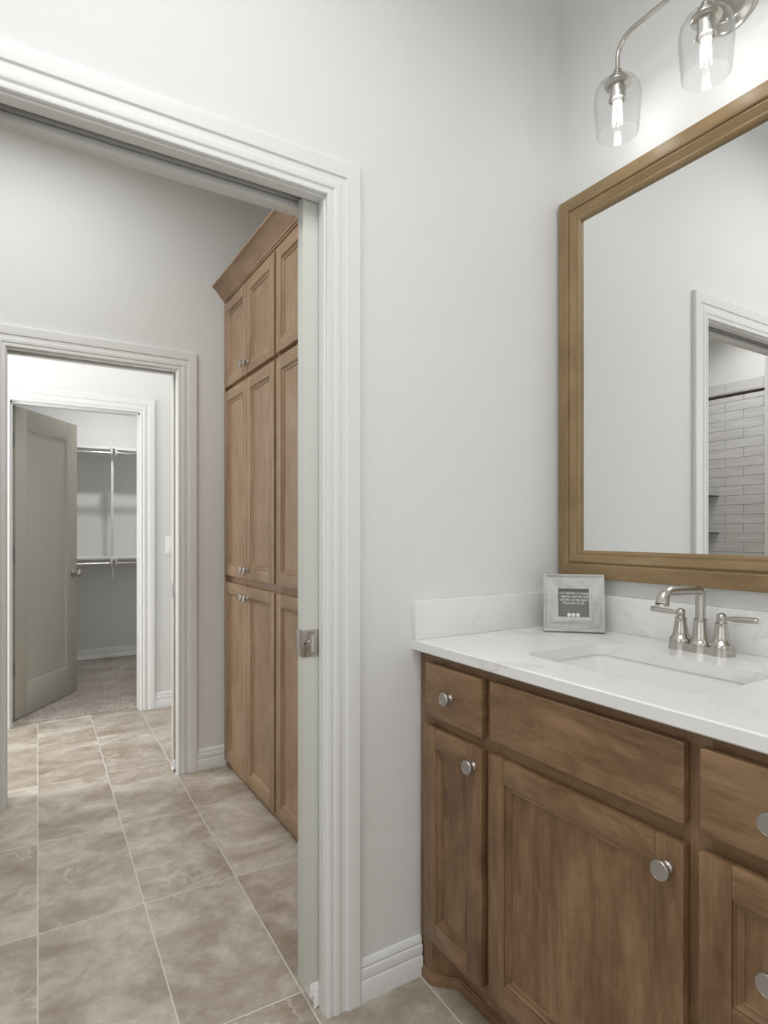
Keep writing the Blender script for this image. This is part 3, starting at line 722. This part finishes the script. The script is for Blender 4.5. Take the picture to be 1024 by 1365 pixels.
def light_unit(y):
    s = MB(); s.lathe([(.006, .0), (.0115, .002), (.0125, .006), (.0125, .012), (.0105, .014), (.0105, .020), (.0225, .022), (.0225, .026), (.013, .029), (.013, .033), (.030, .034), (.0345, .037), (.0345, .041), (.031, .045), (.0205, .047), (.0205, .076), (.0225, .077), (.0225, .084), (.0180, .085), (.0180, .079), (.003, .077)][::-1], (LX, y, 0), 'z', 36)
    for v in s.bm.verts: v.co.z = 2.482 - v.co.z
    so = s.build('socket', M['nickel'], vl, ang=40)
    g = MB(); zt_ = 2.453
    prof = [(.0140, 0), (.030, -.0012), (.041, -.005), (.051, -.014), (.0580, -.027), (.0610, -.043), (.0605, -.068), (.0580, -.104), (.0550, -.136), (.0540, -.1465)]
    full = prof + [(r - .0022, z) for (r, z) in prof[::-1]]
    g.lathe([(r, z) for (r, z) in full], (LX, y, zt_), 'z', 48, cap=False)
    g.build('shade', M['glass'], vl, ang=60)
    b = MB(); b.lathe([(.012, 0), (.013, -.012), (.018, -.028), (.026, -.046), (.0295, -.062), (.0285, -.078), (.022, -.092), (.010, -.100), (.001, -.1015)], (LX, y, 2.400), 'z', 28)
    bo = b.build('bulb', M['bulb'], vl, ang=60); bo['label'] = 'clear glass bulb, lit'
    f = MB()
    for k in range(6):
        a = R(60 * k); f.tube([(LX + .0085 * math.cos(a), y + .0085 * math.sin(a), 2.386), (LX + .0125 * math.cos(a + .5), y + .0125 * math.sin(a + .5), 2.334)], .0016, 8)
    f.build('filament', M['filament'], bo)
    f = MB(); f.lathe([(.0125, 0), (.0125, -.014), (.006, -.016)], (LX, y, 2.4045), 'z', 24); f.build('bulb_base', M['porcelain'], bo)
for yy in (yl, .815, yr): light_unit(yy)

# ================================================================= LINEN CABINETS
def linen(y0, y1, label, knobs):
    t = thing('linen_cabinet', (.945, (y0 + y1) / 2, 0), label, 'cabinet', 'tall linen cabinets')
    mv, mh = M['linen_v'], M['linen_h']; xf, T = .925, .020
    mb = MB(); mb.box(.960, 1.544, y0 + .0005, y1 - .0005, .001, 2.47); mb.build('carcass', mv, t)
    mb = MB(); fx0, fx1 = xf + T, .960
    for (a, c) in ((y0 + .0005, y0 + .032), (y1 - .032, y1 - .0005)): mb.box(fx0, fx1, a, c, .001, 2.47, .0005, 0)
    for (a, c) in ((.001, .055), (.945, 1.015), (1.925, 1.985), (2.36, 2.47)): mb.box(fx0, fx1, y0 + .032, y1 - .032, a, c, .0004, 1)
    mb.build('face_frame', [mv, mh], t)
    if y1 > 3: MB().box(.929, xf + T - .0004, y1 - .012, y1 - .0005, .001, 2.405, .001).build('filler_strip', mv, t)
    ym = (y0 + y1) / 2
    for (z0, z1, kz) in ((.036, .962, .908), (.997, 1.944, 1.039), (1.966, 2.402, 2.016)):
        cab_door(t, 'door', xf, ym + .0015, y1 - .013, z0, z1, mv, mh, knob=(ym + .026, kz))
        cab_door(t, 'door', xf, y0 + .013, ym - .0015, z0, z1, mv, mh, knob=(ym - .026, kz))
    return t
linen(2.386, 3.118, 'tall maple linen cabinet against the far passage wall, beside white baseboard', True)
linen(1.654, 2.386, 'tall maple linen cabinet partly hidden behind the near pocket door', True)
mb = MB()
cp = [(0, 2.410), (.006, 2.410), (.008, 2.417), (.014, 2.419), (.015, 2.425), (.020, 2.427), (.022, 2.433), (.030, 2.441), (.042, 2.457), (.056, 2.474), (.070, 2.486), (.077, 2.489), (.077, 2.498), (0, 2.498)]
mb.prism(cp, lambda d, z: (.9445 - d - .001, 1.64, z), lambda d, z: (.9445 - d - .001, 3.1185, z))
tag(mb.build('crown_molding', M['linen_h'], ang=25), 'maple crown molding running along the top of the linen cabinets', 'molding')

# ================================================================= CLOSET FITTINGS
def shelf(z0, z1, label):
    t = thing('closet_shelf', (.6, 6.16, z0), label, 'shelf', 'closet shelves')
    MB().box(-.649, 1.899, 6.0, 6.319, z0, z1, .001).build('board', M['shelf'], t)
    MB().box(-.649, 1.899, 6.300, 6.319, z0 - .045, z0 - .0005, .001).build('cleat', M['shelf'], t)
    return t
shelf(1.976, 1.995, 'white upper closet shelf above the top hanging rods')
shelf(.968, .987, 'white lower closet shelf at half height above the carpet')
tag(MB().box(.740, .762, 6.003, 6.028, .9875, 1.9755, .001).build('shelf_support', M['shelf']), 'slim white upright board between the two closet shelves', 'shelf support')
def bracket(z, zb, label):
    t = thing('rod_bracket', (.751, 5.97, z), label, 'bracket', 'closet rod brackets')
    MB().box(.743, .759, 5.985, 5.9985, zb, z + .018, .001).build('arm', M['shelf'], t)
    for x in (.739, .776):
        mb = MB(); mb.prism([(5.925, -.040), (5.9345, -.056), (5.955, -.062), (5.9755, -.056), (5.985, -.040), (5.985, -.001), (5.925, -.001)], lambda a, b: (x - .012, a, z + b), lambda a, b: (x - .006 + .012, a, z + b))
        mb.build('rod_cup', M['shelf'], t)
    MB().box(.727, .784, 5.925, 5.984, z - .0008, z + .014, .001).build('mounting_plate', M['shelf'], t)
bracket(1.976, 1.905, 'white rod bracket below the upper closet shelf')
bracket(.968, .800, 'white rod bracket below the lower closet shelf with a longer arm')
rod0 = MB().tube([(-.640, 5.955, 1.937), (.7265, 5.955, 1.937)], .0105, 20).build('closet_rod', M['chrome'])
tag(rod0, 'chrome hanging rod left of the upper bracket', 'rod', 'closet hanging rods')
for (mesh_x0, mesh_x1, z, lb) in ((.7830, 1.89, 1.940, 'chrome hanging rod right of the upper bracket'), (-.640, .7265, .932, 'chrome hanging rod left of the lower bracket'), (.7830, 1.89, .932, 'chrome hanging rod right of the lower bracket')):
    o = rod0.copy(); o.data = MB().tube([(mesh_x0, 5.955, z), (mesh_x1, 5.955, z)], .0105, 20).build('tmp', M['chrome']).data
    bpy.data.objects.remove(bpy.data.objects['tmp']); COL.objects.link(o); o['label'] = lb

# ---- light switch on the hall wall
sw = thing('light_switch', (.924, 4.3748, 1.128), 'white rocker light switch on the hall wall right of the closet casing', 'light switch')
MB().box(.888, .960, 4.3695, 4.3748, 1.068, 1.189, .002).build('plate', M['plastic'], sw)
MB().box(.907, .941, 4.3665, 4.3694, 1.095, 1.162, .001).build('rocker', M['plastic'], sw)

# ---- shower fittings seen in the mirror
tag(MB().tube([(-1.31, 1.4855, 2.19), (-1.31, 3.1195, 2.19)], .0125, 18).build('shower_rod', M['bronze']), 'dark shower curtain rod across the tiled alcove, seen in the mirror', 'shower rod')
def corner_shelf(z, lb):
    mb = MB(); p = [(-2.1055, 3.1115)] + [(-2.1055 + .245 * math.sin(R(a)), 3.1115 - .245 * math.cos(R(a))) for a in range(0, 91, 10)]
    mb.prism(p, lambda a, b: (a, b, z), lambda a, b: (a, b, z + .009))
    tag(mb.build('shower_shelf', M['shelf_glass']), lb, 'shelf', 'glass shower shelves')
corner_shelf(1.521, 'upper glass corner shelf on shower tile, seen in the mirror')
corner_shelf(1.206, 'lower glass corner shelf on shower tile, seen in the mirror')
